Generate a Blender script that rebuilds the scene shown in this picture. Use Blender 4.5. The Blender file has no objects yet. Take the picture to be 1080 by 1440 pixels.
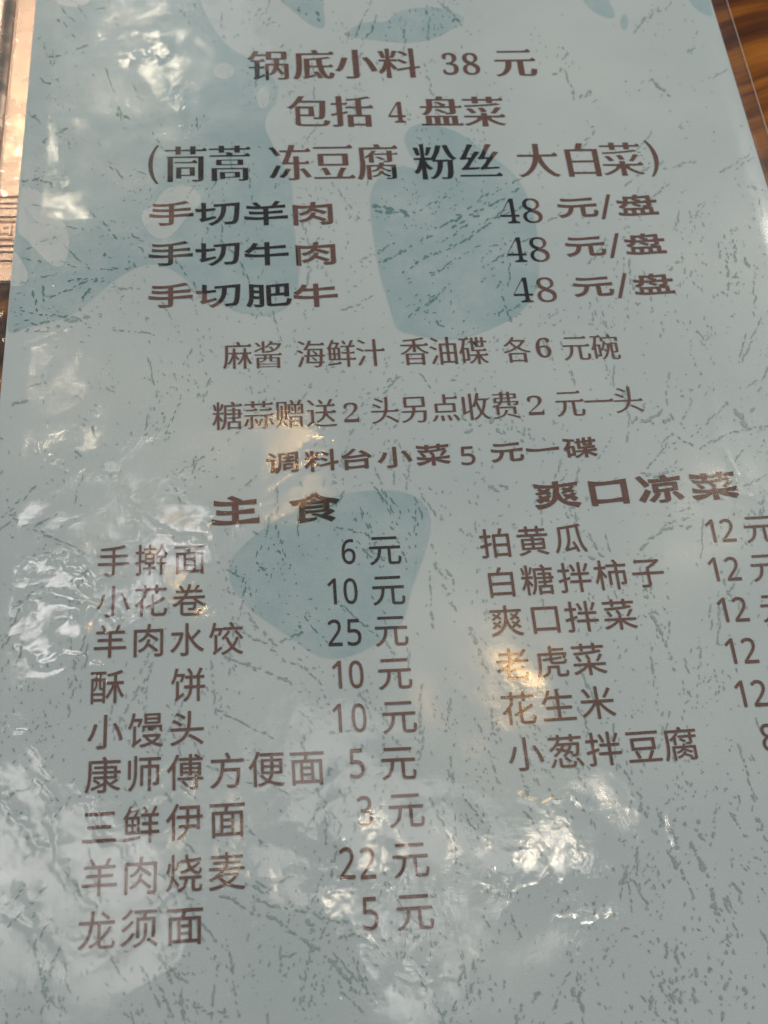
import bpy, math, random
import numpy as np
from mathutils import Vector, Matrix

# ------------------------------------------------------------------ camera
S = bpy.context.scene
W0, H0, F = 1080.0, 1440.0, 1600.0          # photograph size and focal length in its pixels
DIST = 0.36
Yc = Vector((-272, 3143, -F)).normalized()   # the menu's long edge, seen from the camera
a_ = 0.033
Xc = Vector((1, a_, (-(-272) * 1 - 3143 * a_) / -F * 1.0))
Xc.z = (Yc.x + Yc.y * a_) / -Yc.z
Xc.normalize()
Zc = Xc.cross(Yc).normalized()
R = Matrix((Xc, Yc, Zc))                     # camera -> world
CAM = R @ Vector((0, 0, DIST))
cd = bpy.data.cameras.new('camera')
cam = bpy.data.objects.new('camera', cd)
S.collection.objects.link(cam)
cam.matrix_world = Matrix.Translation(CAM) @ R.to_4x4()
cd.sensor_width = 36.0
cd.lens = 36.0 * F / H0
cd.clip_start = 0.01
cd.clip_end = 50
cd.dof.use_dof = True
cd.dof.focus_distance = 0.352
cd.dof.aperture_fstop = 20
S.camera = cam


def at(px, py, z=0.0):
    d = R @ Vector((px - W0 / 2, H0 / 2 - py, -F))
    t = (z - CAM.z) / d.z
    return CAM + d * t


def at_np(P):
    P = np.asarray(P, float)
    Rn = np.array(R)
    d = np.stack([P[:, 0] - W0 / 2, H0 / 2 - P[:, 1], np.full(len(P), -F)], 1) @ Rn.T
    t = -CAM.z / d[:, 2]
    return np.array(CAM)[None, :2] + d[:, :2] * t[:, None]


def mirror(px, py, D):
    """where a lamp hangs whose image in the flat film is seen at that point"""
    h = at(px, py)
    d = (h - CAM).normalized()
    d.z = -d.z
    return h + d * D, d


# ------------------------------------------------------------------ world and lamps
w = bpy.data.worlds.new('World')
S.world = w
w.use_nodes = True
w.node_tree.nodes['Background'].inputs[0].default_value = (0.66, 0.86, 1.0, 1)
w.node_tree.nodes['Background'].inputs[1].default_value = 0.20
S.view_settings.view_transform = 'Standard'
S.view_settings.look = 'None'
S.view_settings.exposure = 0.0
S.view_settings.gamma = 1.0
S.cycles.max_bounces = 6
S.cycles.transparent_max_bounces = 12
S.cycles.sample_clamp_indirect = 4


def lamp(name, loc, direction, size, radiance, col, shape='DISK', size_y=None):
    l = bpy.data.lights.new(name, 'AREA')
    l.shape = shape
    l.size = size
    if size_y:
        l.size_y = size_y
    area = math.pi * size * size / 4 if shape == 'DISK' else size * (size_y or size)
    l.energy = radiance * math.pi * area * (1.45 if name in ('pendant_lamp', 'glare_panel') else 1.0)
    l.color = col
    o = bpy.data.objects.new(name, l)
    S.collection.objects.link(o)
    o.location = loc
    o.rotation_euler = Vector(direction).to_track_quat('-Z', 'Y').to_euler()
    return o


WARM = (1.0, 0.62, 0.26)
CREAM = (1.0, 0.84, 0.62)
for (px, py, D, size, rad, col) in [
    (715, 955, 2.0, 0.060, 60, WARM),
    (402, 655, 2.3, 0.040, 75, WARM),
    (232, 812, 2.1, 0.035, 50, WARM),
    (530, 1190, 2.0, 0.075, 12, CREAM),
    (780, 1165, 2.0, 0.07, 24, CREAM),
    (270, 1160, 2.0, 0.07, 10, CREAM),
    (60, 520, 2.4, 0.07, 34, CREAM),
    (215, 85, 2.6, 0.085, 40, CREAM),
    (70, 225, 2.6, 0.06, 40, CREAM),
    (1010, 690, 2.4, 0.10, 18, CREAM),
]:
    p, d = mirror(px, py, D)
    lamp('pendant_lamp', p, (at(px, py) - p), size, rad, col)
# added panels, each placed so its reflection makes a glare patch in the film
for (px, py, D, sx, sy, rad, col) in [
    (75, 835, 2.2, 0.18, 0.11, 7.0, (1.0, 0.93, 0.92)),
    (240, 742, 2.2, 0.12, 0.07, 9.0, (1.0, 0.94, 0.92)),
    (35, 1190, 2.2, 0.14, 0.28, 4.2, (1.0, 0.93, 0.90)),
    (130, 1310, 2.2, 0.32, 0.22, 2.4, (1.0, 0.92, 0.88)),
    (560, 1150, 2.2, 0.55, 0.26, 1.9, (1.0, 0.92, 0.86)),
    (790, 1205, 2.2, 0.15, 0.11, 5.0, (1.0, 0.92, 0.88)),
    (600, 1365, 2.2, 0.12, 0.06, 8.0, (1.0, 0.95, 0.93)),
    (230, 60, 2.6, 0.45, 0.30, 0.7, (0.95, 0.97, 1.0)),
    (640, 880, 2.3, 0.28, 0.22, 0.8, (1.0, 0.90, 0.80)),
]:
    p, d = mirror(px, py, D)
    lamp('glare_panel', p, (at(px, py) - p), sx, rad, col, 'RECTANGLE', sy)
p, d = mirror(20, 140, 1.6)
lamp('tray_fill_panel', p, (at(20, 140) - p), 0.45, 1.1, (1.0, 0.74, 0.56), 'RECTANGLE', 0.5)  # added warm panel out of view, gives the metal something bright to reflect
lamp('room_light', (-1.0, 0.98, 0.72), (1.0, -0.88, -0.72), 0.5, 10.5, (1.0, 0.94, 0.87), 'RECTANGLE', 0.5)
lamp('room_light', (1.1, 0.80, 0.80), (-1.1, -0.70, -0.80), 0.5, 15.0, (1.0, 0.93, 0.85), 'RECTANGLE', 0.5)
lamp('room_light', (1.1, -0.75, 0.9), (-0.95, 0.70, -0.9), 0.5, 4.4, (0.78, 0.90, 1.0), 'RECTANGLE', 0.5)  # added cool fill that tints the lower part of the sheet


# ------------------------------------------------------------------ materials
def mat(name):
    m = bpy.data.materials.new(name)
    m.use_nodes = True
    nt = m.node_tree
    nt.nodes.clear()
    out = nt.nodes.new('ShaderNodeOutputMaterial')
    return m, nt, out


def N(nt, typ, ins=None, **kw):
    n = nt.nodes.new(typ)
    for k, v in kw.items():
        setattr(n, k, v)
    for k, v in (ins or {}).items():
        if isinstance(v, bpy.types.NodeSocket):
            nt.links.new(v, n.inputs[k])
        else:
            n.inputs[k].default_value = v
    return n


def ramp(nt, fac, stops):
    r = nt.nodes.new('ShaderNodeValToRGB')
    nt.links.new(fac, r.inputs[0])
    e = r.color_ramp.elements
    while len(e) < len(stops):
        e.new(0.5)
    for i, (p, c) in enumerate(stops):
        e[i].position = p
        e[i].color = tuple(c) + (1,) if len(c) == 3 else c
    return r


def coords(nt):
    return N(nt, 'ShaderNodeTexCoord').outputs['Object']


def paper_like(name, col_a, col_b, seed):
    m, nt, out = mat(name)
    c = coords(nt)
    n1 = N(nt, 'ShaderNodeTexNoise', {'Vector': c, 'Scale': 16.0 + seed, 'Detail': 3.0})
    n2 = N(nt, 'ShaderNodeTexNoise', {'Vector': c, 'Scale': 2400.0, 'Detail': 2.0})
    r = ramp(nt, n1.outputs[0], [(0.35, col_a), (0.65, col_b)])
    g = N(nt, 'ShaderNodeMapRange', {0: n2.outputs[0], 1: 0.3, 2: 0.7, 3: 0.94, 4: 1.05})
    mul = N(nt, 'ShaderNodeVectorMath', {0: r.outputs[0], 1: g.outputs[0]}, operation='MULTIPLY')
    b = N(nt, 'ShaderNodeBsdfPrincipled', {'Base Color': mul.outputs[0], 'Roughness': 0.75})
    b.inputs['Specular IOR Level'].default_value = 0.15
    nt.links.new(b.outputs[0], out.inputs[0])
    return m


M_paper = paper_like('paper_print', (0.440, 0.488, 0.492), (0.492, 0.524, 0.520), 0)
def leaf_ink():
    m, nt, out = mat('blue_ink')
    c = coords(nt)
    n1 = N(nt, 'ShaderNodeTexNoise', {'Vector': c, 'Scale': 45.0, 'Detail': 6.0, 'Roughness': 0.65})
    n2 = N(nt, 'ShaderNodeTexNoise', {'Vector': c, 'Scale': 2400.0, 'Detail': 2.0})
    r = ramp(nt, n1.outputs[0], [(0.30, (0.290, 0.388, 0.408)), (0.50, (0.335, 0.420, 0.435)), (0.70, (0.415, 0.475, 0.478))])
    g = N(nt, 'ShaderNodeMapRange', {0: n2.outputs[0], 1: 0.3, 2: 0.7, 3: 0.93, 4: 1.06})
    mul = N(nt, 'ShaderNodeVectorMath', {0: r.outputs[0], 1: g.outputs[0]}, operation='MULTIPLY')
    b = N(nt, 'ShaderNodeBsdfPrincipled', {'Base Color': mul.outputs[0], 'Roughness': 0.75, 'Specular IOR Level': 0.15})
    nt.links.new(b.outputs[0], out.inputs[0])
    return m


M_leaf = leaf_ink()
M_leaf_edge = paper_like('thin_blue_ink', (0.380, 0.442, 0.448), (0.425, 0.475, 0.475), 5)


def ink(name, light, dark):
    """ink printed over the leaf shapes turns darker: the 'overprint' attribute says where"""
    m, nt, out = mat(name)
    a = N(nt, 'ShaderNodeAttribute', attribute_name='overprint')
    n = N(nt, 'ShaderNodeTexNoise', {'Vector': coords(nt), 'Scale': 900.0, 'Detail': 2.0})
    mx = N(nt, 'ShaderNodeMix', {'Factor': a.outputs['Fac']}, data_type='RGBA')
    mx.inputs[6].default_value = light + (1,)
    mx.inputs[7].default_value = dark + (1,)
    g = N(nt, 'ShaderNodeMapRange', {0: n.outputs[0], 1: 0.3, 2: 0.7, 3: 0.85, 4: 1.15})
    mul = N(nt, 'ShaderNodeVectorMath', {0: mx.outputs[2], 1: g.outputs[0]}, operation='MULTIPLY')
    b = N(nt, 'ShaderNodeBsdfPrincipled', {'Base Color': mul.outputs[0], 'Roughness': 0.7})
    b.inputs['Specular IOR Level'].default_value = 0.15
    nt.links.new(b.outputs[0], out.inputs[0])
    return m


M_text = ink('brown_ink', (0.130, 0.062, 0.048), (0.012, 0.010, 0.009))
M_fleck = ink('teal_ink', (0.285, 0.350, 0.345), (0.125, 0.230, 0.220))


def film_material():
    m, nt, out = mat('glossy_film')
    c = coords(nt)
    n1 = N(nt, 'ShaderNodeTexNoise', {'Vector': c, 'Scale': 1900.0, 'Detail': 2.0, 'Roughness': 0.6})
    n2 = N(nt, 'ShaderNodeTexNoise', {'Vector': c, 'Scale': 330.0, 'Detail': 2.0})
    # fine scuffs, long and thin
    mp = N(nt, 'ShaderNodeMapping', {'Vector': c, 'Rotation': (0, 0, 0.7), 'Scale': (60, 900, 1)})
    n3 = N(nt, 'ShaderNodeTexNoise', {'Vector': mp.outputs[0], 'Scale': 1.0, 'Detail': 2.0})
    mask = N(nt, 'ShaderNodeTexNoise', {'Vector': c, 'Scale': 14.0, 'Detail': 3.0})
    b1 = N(nt, 'ShaderNodeBump', {'Height': n1.outputs[0], 'Strength': 1.0, 'Distance': 0.0000065})
    b2 = N(nt, 'ShaderNodeBump', {'Height': n2.outputs[0], 'Strength': 1.0, 'Distance': 0.000008, 'Normal': b1.outputs[0]})
    b3 = N(nt, 'ShaderNodeBump', {'Height': n3.outputs[0], 'Strength': 1.0, 'Distance': 0.000006, 'Normal': b2.outputs[0]})
    ro = N(nt, 'ShaderNodeMapRange', {0: mask.outputs[0], 1: 0.35, 2: 0.65, 3: 0.06, 4: 0.15})
    # the film is thin: seen from beneath it reflects no more than from above
    geo = N(nt, 'ShaderNodeNewGeometry')
    ior = N(nt, 'ShaderNodeMapRange', {0: geo.outputs['Backfacing'], 1: 0.0, 2: 1.0, 3: 1.52, 4: 1 / 1.52})
    fr = N(nt, 'ShaderNodeFresnel', {'IOR': ior.outputs[0], 'Normal': b3.outputs[0]})
    fm = N(nt, 'ShaderNodeMath', {0: fr.outputs[0], 1: 1.25}, operation='MULTIPLY')
    gl = N(nt, 'ShaderNodeBsdfGlossy', {'Color': (1, 1, 1, 1), 'Roughness': ro.outputs[0], 'Normal': b3.outputs[0]})
    # worn film: part of the shine is spread wide by countless hair scratches
    n4 = N(nt, 'ShaderNodeTexNoise', {'Vector': c, 'Scale': 1500.0, 'Detail': 3.0, 'Roughness': 0.7})
    b4 = N(nt, 'ShaderNodeBump', {'Height': n4.outputs[0], 'Strength': 1.0, 'Distance': 0.00011})
    gw = N(nt, 'ShaderNodeBsdfGlossy', {'Color': (1, 1, 1, 1), 'Roughness': 0.20, 'Normal': b4.outputs[0]})
    wear = N(nt, 'ShaderNodeMapRange', {0: mask.outputs[0], 1: 0.35, 2: 0.65, 3: 0.82, 4: 0.62})
    gm = N(nt, 'ShaderNodeMixShader', {0: wear.outputs[0], 1: gw.outputs[0], 2: gl.outputs[0]})
    tr = N(nt, 'ShaderNodeBsdfTransparent', {'Color': (0.975, 0.985, 0.975, 1)})
    mx = N(nt, 'ShaderNodeMixShader', {0: fm.outputs[0], 1: tr.outputs[0], 2: gm.outputs[0]})
    nt.links.new(mx.outputs[0], out.inputs[0])
    return m


M_film = film_material()


def edge_material():
    m, nt, out = mat('cut_film_edge')
    d = N(nt, 'ShaderNodeBsdfPrincipled', {'Base Color': (0.62, 0.55, 0.48, 1), 'Roughness': 0.3})
    tr = N(nt, 'ShaderNodeBsdfTransparent')
    mx = N(nt, 'ShaderNodeMixShader', {0: 0.45, 1: tr.outputs[0], 2: d.outputs[0]})
    nt.links.new(mx.outputs[0], out.inputs[0])
    return m


M_edge = edge_material()


def wood_material():
    m, nt, out = mat('varnished_wood')
    c = coords(nt)
    rot = N(nt, 'ShaderNodeMapping', {'Vector': c, 'Rotation': (0, 0, math.radians(-17)), 'Scale': (1, 1, 1)})
    wob = N(nt, 'ShaderNodeTexNoise', {'Vector': rot.outputs[0], 'Scale': 22.0, 'Detail': 2.0})
    wv = N(nt, 'ShaderNodeVectorMath', {0: wob.outputs['Color'], 1: (0.018, 0.012, 0)}, operation='MULTIPLY')
    ad = N(nt, 'ShaderNodeVectorMath', {0: rot.outputs[0], 1: wv.outputs[0]}, operation='ADD')
    st = N(nt, 'ShaderNodeMapping', {'Vector': ad.outputs[0], 'Scale': (5, 75, 1)})
    g1 = N(nt, 'ShaderNodeTexNoise', {'Vector': st.outputs[0], 'Scale': 1.0, 'Detail': 3.0, 'Roughness': 0.5})
    st2 = N(nt, 'ShaderNodeMapping', {'Vector': ad.outputs[0], 'Scale': (60, 1500, 1)})
    g2 = N(nt, 'ShaderNodeTexNoise', {'Vector': st2.outputs[0], 'Scale': 1.0, 'Detail': 2.0})
    r = ramp(nt, g1.outputs[0], [(0.34, (0.040, 0.010, 0.003)), (0.46, (0.12, 0.034, 0.005)), (0.55, (0.24, 0.078, 0.007)), (0.68, (0.31, 0.110, 0.012))])
    g = N(nt, 'ShaderNodeMapRange', {0: g2.outputs[0], 1: 0.3, 2: 0.7, 3: 0.75, 4: 1.15})
    mul = N(nt, 'ShaderNodeVectorMath', {0: r.outputs[0], 1: g.outputs[0]}, operation='MULTIPLY')
    b = N(nt, 'ShaderNodeBsdfPrincipled', {'Base Color': mul.outputs[0], 'Roughness': 0.42, 'Specular IOR Level': 0.08})
    nt.links.new(b.outputs[0], out.inputs[0])
    return m


M_wood = wood_material()


def metal_material():
    m, nt, out = mat('copper_metal')
    c = coords(nt)
    mp = N(nt, 'ShaderNodeMapping', {'Vector': c, 'Scale': (900, 40, 40)})
    n = N(nt, 'ShaderNodeTexNoise', {'Vector': mp.outputs[0], 'Scale': 1.0, 'Detail': 3.0})
    n2 = N(nt, 'ShaderNodeTexNoise', {'Vector': c, 'Scale': 120.0, 'Detail': 3.0})
    ro = N(nt, 'ShaderNodeMapRange', {0: n2.outputs[0], 1: 0.3, 2: 0.7, 3: 0.16, 4: 0.34})
    bp = N(nt, 'ShaderNodeBump', {'Height': n.outputs[0], 'Strength': 0.4, 'Distance': 0.00003})
    b = N(nt, 'ShaderNodeBsdfPrincipled', {'Base Color': (0.76, 0.55, 0.42, 1), 'Metallic': 1.0, 'Roughness': ro.outputs[0], 'Normal': bp.outputs[0]})
    nt.links.new(b.outputs[0], out.inputs[0])
    return m


M_metal = metal_material()


# ------------------------------------------------------------------ object helpers
def empty(name, loc, label, cat, group=None):
    o = bpy.data.objects.new(name, None)
    o.empty_display_size = 0.02
    S.collection.objects.link(o)
    o.location = loc
    o['label'] = label
    o['category'] = cat
    if group:
        o['group'] = group
    return o


def link(name, me, material, parent=None, label=None, kind=None):
    o = bpy.data.objects.new(name, me)
    S.collection.objects.link(o)
    me.materials.clear()
    me.materials.append(material)
    if parent is not None:
        o.parent = parent
        o.matrix_parent_inverse = Matrix.Identity(4)
        off = Vector((0, 0, 0))
        p = parent
        while p is not None:
            off += p.location
            p = p.parent
        me.transform(Matrix.Translation(-off))
    if label:
        o['label'] = label
    if kind:
        o['kind'] = kind
    return o


def mesh(verts, faces):
    me = bpy.data.meshes.new('m')
    me.from_pydata([tuple(v) for v in verts], [], faces)
    me.update()
    return me


# ------------------------------------------------------------------ extents of the menu
lp = at_np([(50.5, 0), (27, 265), (5.4, 495)])
rp = at_np([(999.7, 0), (1080, 266)])
XL, XR = float(lp[:, 0].mean()), float(rp[:, 0].mean())
YT = float(at(540, 0).y) + 0.045
YB = float(at(540, 1440).y) - 0.045
RIM = 0.0068
print('menu', XL, XR, YT, YB, lp, rp)

# ------------------------------------------------------------------ leaf shapes printed on the paper (outlines in the plane of the sheet)
def ell(cx, cy, rx, ry, n=20, rot=0):
    return [(cx + rx * math.cos(t) * math.cos(rot) - ry * math.sin(t) * math.sin(rot),
             cy + rx * math.cos(t) * math.sin(rot) + ry * math.sin(t) * math.cos(rot)) for t in [2 * math.pi * i / n for i in range(n)]]


def smooth(P, it=2):
    P = [Vector(p) for p in P]
    for _ in range(it):
        Q = []
        for i in range(len(P)):
            a, b = P[i], P[(i + 1) % len(P)]
            Q += [a * 0.75 + b * 0.25, a * 0.25 + b * 0.75]
        P = Q
    return [(p.x, p.y) for p in P]


BLUE = [
    [(56, -90), (262, -90), (272, -30), (280, 0), (290, 22), (303, 46), (325, 70), (350, 82), (372, 96), (387, 112), (391, 130), (386, 148), (374, 160), (371, 180), (384, 205), (396, 232), (410, 250), (412, 300), (414, 335), (420, 365), (420, 400), (412, 422), (398, 436), (375, 445), (340, 440), (320, 432), (300, 420), (278, 408), (262, 394), (245, 380), (225, 371), (203, 372), (178, 382), (150, 402), (125, 425), (103, 442), (85, 449), (60, 454), (34, 462), (12, 470), (10, 452), (24, 300), (50.5, 5)],
    [(484, 48), (500, 36), (520, 30), (545, 32), (553, 20), (570, 13), (600, 10), (625, 12), (645, 20), (655, 28), (640, 38), (620, 50), (600, 57), (570, 60), (545, 58), (520, 55), (495, 52)],
    [(380, -30), (395, 2), (410, 12), (425, 26), (440, 37), (457, 41), (456, 20), (450, -10), (440, -40)],
    [(808, -30), (820, 0), (830, 12), (845, 22), (864, 27), (864, 14), (856, 4), (850, -20)],
    ell(878, 31, 5, 11),
    [(955, -40), (968, 0), (980, 13), (993, 21), (1003, 24), (999, 4), (988, -40)],
    [(568, 195), (575, 180), (590, 174), (612, 176), (640, 184), (658, 195), (680, 212), (700, 226), (720, 242), (735, 262), (745, 285), (755, 320), (758, 360), (757, 400), (745, 425), (725, 445), (700, 458), (670, 470), (640, 477), (610, 476), (580, 470), (560, 465), (553, 450), (545, 420), (535, 390), (530, 360), (525, 330), (521, 300), (521, 275), (526, 258), (540, 243), (555, 234), (575, 235), (590, 240), (585, 228), (574, 212)],
    [(430, 712), (460, 700), (500, 692), (540, 689), (575, 693), (598, 708), (607, 735), (600, 770), (585, 810), (575, 840), (570, 868), (558, 885), (530, 905), (490, 925), (450, 925), (425, 908), (400, 890), (370, 870), (345, 850), (330, 830), (322, 810), (326, 785), (342, 768), (362, 750), (388, 732), (408, 720)],
]
LIGHT = [
    ell(102, -2, 25, 12),
    [(31, 262), (50, 265), (70, 283), (86, 305), (95, 325), (98, 342), (94, 365), (87, 375), (75, 375), (60, 362), (45, 345), (35, 335), (24, 327), (27, 290)],
    [(19, 350), (31, 368), (41, 386), (36, 400), (24, 404), (13, 402), (16, 375)],
    [(217, 291), (226, 272), (240, 262), (262, 260), (280, 270), (285, 285), (272, 296), (262, 306), (250, 322), (238, 335), (221, 337), (208, 326), (200, 312), (198, 298), (208, 293)],
    ell(315, 100, 15, 11.5),
    ell(370, 138, 9, 15),
]
SKEEP = {0}
BLUEs = [smooth(p, 2) for p in BLUE]
LIGHTs = [smooth(p, 2) for p in LIGHT]


def inside(P, x, y):
    """even-odd, vectorised"""
    P = np.asarray(P)
    x0, y0 = P[:, 0], P[:, 1]
    x1, y1 = np.roll(x0, -1), np.roll(y0, -1)
    x = np.asarray(x)[:, None]
    y = np.asarray(y)[:, None]
    c = (y0 > y) != (y1 > y)
    with np.errstate(divide='ignore', invalid='ignore'):
        xi = (x1 - x0) * (y - y0) / (y1 - y0) + x0
    return (np.sum(c & (x < xi), 1) % 2).astype(bool)


BLUEw = [at_np(p) for p in BLUEs]
for k, p in enumerate(BLUEw):
    p[:, 0] = np.clip(p[:, 0], XL + 0.00005, XR - 0.00005)
LIGHTw = [at_np(p) for p in LIGHTs]
for p in LIGHTw:
    p[:, 0] = np.clip(p[:, 0], XL + 0.00004, XR)


def overprint(xy):
    a = np.zeros(len(xy), bool)
    for P in BLUEw:
        a |= inside(P, xy[:, 0], xy[:, 1])
    for P in LIGHTw:
        a &= ~inside(P, xy[:, 0], xy[:, 1])
    return a.astype(np.float32)


def set_overprint(me, off=(0, 0)):
    n = len(me.vertices)
    co = np.empty(n * 3, np.float32)
    me.vertices.foreach_get('co', co)
    co = co.reshape(-1, 3)
    a = me.attributes.new('overprint', 'FLOAT', 'POINT')
    a.data.foreach_set('value', overprint(co[:, :2].astype(float)))


# ------------------------------------------------------------------ the table
TS = 0.011                                   # the menu leans on the tray, so it slopes against the table
def table_z(x):
    return -0.0005 - (XR + RIM - x) * TS


tv = [(x, y, table_z(x)) for x in (-1.2, 1.2) for y in (-0.9, 1.3)]
me = mesh(tv, [(0, 2, 3, 1)])
tb = link('table', me, M_wood, kind='structure')
tb['label'] = 'orange brown varnished wooden table top with dark grain'

# ------------------------------------------------------------------ the menu
menu = empty('laminated_menu', (0, 0, 0), 'creased glossy laminated menu sheet with blue leaf print and brown Chinese dish list', 'menu')


def filled(polys, z):
    cu = bpy.data.curves.new('c', 'CURVE')
    cu.dimensions = '2D'
    cu.fill_mode = 'BOTH'
    for P in polys:
        s = cu.splines.new('POLY')
        s.points.add(len(P) - 1)
        for i, p in enumerate(P):
            s.points[i].co = (p[0], p[1], 0, 1)
        s.use_cyclic_u = True
    o = bpy.data.objects.new('c', cu)
    S.collection.objects.link(o)
    dg = bpy.context.evaluated_depsgraph_get()
    me = bpy.data.meshes.new_from_object(o.evaluated_get(dg))
    bpy.data.objects.remove(o)
    bpy.data.curves.remove(cu)
    n = len(me.vertices)
    co = np.empty(n * 3, np.float32)
    me.vertices.foreach_get('co', co)
    co = co.reshape(-1, 3)
    co[:, 2] = z
    me.vertices.foreach_set('co', co.ravel())
    # all faces up
    me.update()
    if len(me.polygons) and sum(p.normal.z for p in me.polygons) < 0:
        me.flip_normals()
    return me


SHEET_T = 0.00025
v = [(XL, YB, 0), (XR, YB, 0), (XR, YT, 0), (XL, YT, 0)]
vv = v + [(x, y, -SHEET_T) for x, y, z in v]
me = mesh(vv, [(0, 1, 2, 3), (7, 6, 5, 4), (0, 4, 5, 1), (1, 5, 6, 2), (2, 6, 7, 3), (3, 7, 4, 0)])
paper = link('paper', me, M_paper, menu)

for P in BLUEw:
    # the ink bleeds a little past the outline
    ar = 0.5 * float(np.sum(P[:, 0] * np.roll(P[:, 1], -1) - np.roll(P[:, 0], -1) * P[:, 1]))
    tg = np.roll(P, -1, 0) - np.roll(P, 1, 0)
    tg /= np.maximum(np.linalg.norm(tg, axis=1, keepdims=True), 1e-9)
    nn = np.stack([tg[:, 1], -tg[:, 0]], 1) * (1 if ar > 0 else -1)
    jit = np.random.default_rng(len(P)).uniform(0.4, 1.0, (len(P), 1))
    for off, zz, mt in ((0.00045, 0.00003, M_leaf_edge), (-0.00010, 0.00005, M_leaf)):
        Q = P + nn * off * jit
        Q[:, 0] = np.clip(Q[:, 0], XL + 0.00005, XR - 0.00005)
        link('leaf_print' if mt is M_leaf else 'leaf_print_fringe', filled([Q], zz), mt, paper)
for P in LIGHTw:
    link('pale_leaf_print', filled([P], 0.00009), M_paper, paper)

# ------------------------------------------------------------------ teal flecks
rnd = random.Random(7)
fv, ff = [], []


def fleck(px, py, L, Wd, ang):
    """irregular sliver, L x Wd photograph pixels, angle in degrees (0 = right, 90 = up)"""
    L, Wd = L * 0.9, Wd * 0.88
    n = 9 if L > 5 else 5
    a = math.radians(ang)
    pts = []
    bend = rnd.uniform(-0.12, 0.12) * L
    for i in range(n):
        t = 2 * math.pi * (i + rnd.uniform(-0.2, 0.2)) / n
        u, q = math.cos(t) * L * 0.55 * rnd.uniform(0.8, 1.15), math.sin(t) * Wd * 0.50 * rnd.uniform(0.45, 1.45)
        q += bend * (u / L) ** 2 * 4
        pts.append((px + u * math.cos(a) - q * math.sin(a), py - u * math.sin(a) - q * math.cos(a)))
    P = at_np(pts)
    if P[:, 0].min() < XL + 0.0005 or P[:, 0].max() > XR - 0.0005 or P[:, 1].max() > YT - 0.001 or P[:, 1].min() < YB + 0.001:
        return
    z = 0.00013 + rnd.random() * 0.00002
    b = len(fv)
    fv.extend((p[0], p[1], z) for p in P)
    ff.append(tuple(range(b + n - 1, b - 1, -1)))


def local_angle(x, y):
    """how the brush marks run in each part of the print"""
    if y < 250:
        return 95 + 25 * math.sin(x / 90.0) - (45 if x > 800 else 0) * (1 if y > 60 else 0)
    if y < 520 and x < 200:
        return 170 + 12 * math.sin(y / 30)
    if 500 < x < 800 and y < 480:
        return 35
    if y < 700:
        return 75 + 40 * math.sin(x / 110.0 + y / 80.0)
    if x > 560:
        return 100 + 14 * math.sin(x / 60.0 + y / 130.0)
    if x < 120:
        return 60 + 30 * math.sin(y / 70.0)
    return 105 + 30 * math.sin(x / 80.0 + y / 110.0)


for _ in range(1150):                          # scattered clusters
    cx, cy = rnd.uniform(-40, 1180), rnd.uniform(-110, 1560)
    base = local_angle(cx, cy) + rnd.gauss(0, 14)
    strung = rnd.random() < 0.4
    n = rnd.randint(3, 10)
    quiet = (680 < cx and cy < 260) or (cx < 330 and 480 < cy < 760 and rnd.random() < 0.4)
    if quiet and rnd.random() < 0.55:
        continue
    sc = 0.8 + max(cy, 0) / 1440 * 0.55
    for i in range(n):
        if strung:
            s = (i - n / 2) * rnd.uniform(5, 9) * sc
            ox = s * math.cos(math.radians(base)) + rnd.gauss(0, 1.2)
            oy = -s * math.sin(math.radians(base)) + rnd.gauss(0, 1.2)
            fleck(cx + ox, cy + oy, rnd.choice([3, 5, 8, 11]) * sc, rnd.uniform(1.3, 3.0) * sc, base + rnd.gauss(0, 9))
        else:
            ox, oy = rnd.gauss(0, 11) * sc, rnd.gauss(0, 11) * sc
            fleck(cx + ox, cy + oy * 1.5, rnd.uniform(2, 7.0) * sc, rnd.uniform(1.2, 2.4) * sc, base + rnd.gauss(0, 22))
for _ in range(2000):                         # lone specks
    cx, cy = rnd.uniform(-40, 1180), rnd.uniform(-110, 1560)
    if cx > 680 and cy < 260 and rnd.random() < 0.6:
        continue
    fleck(cx, cy, rnd.uniform(1.5, 4), rnd.uniform(1.2, 2.4), rnd.uniform(0, 180))

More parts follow.
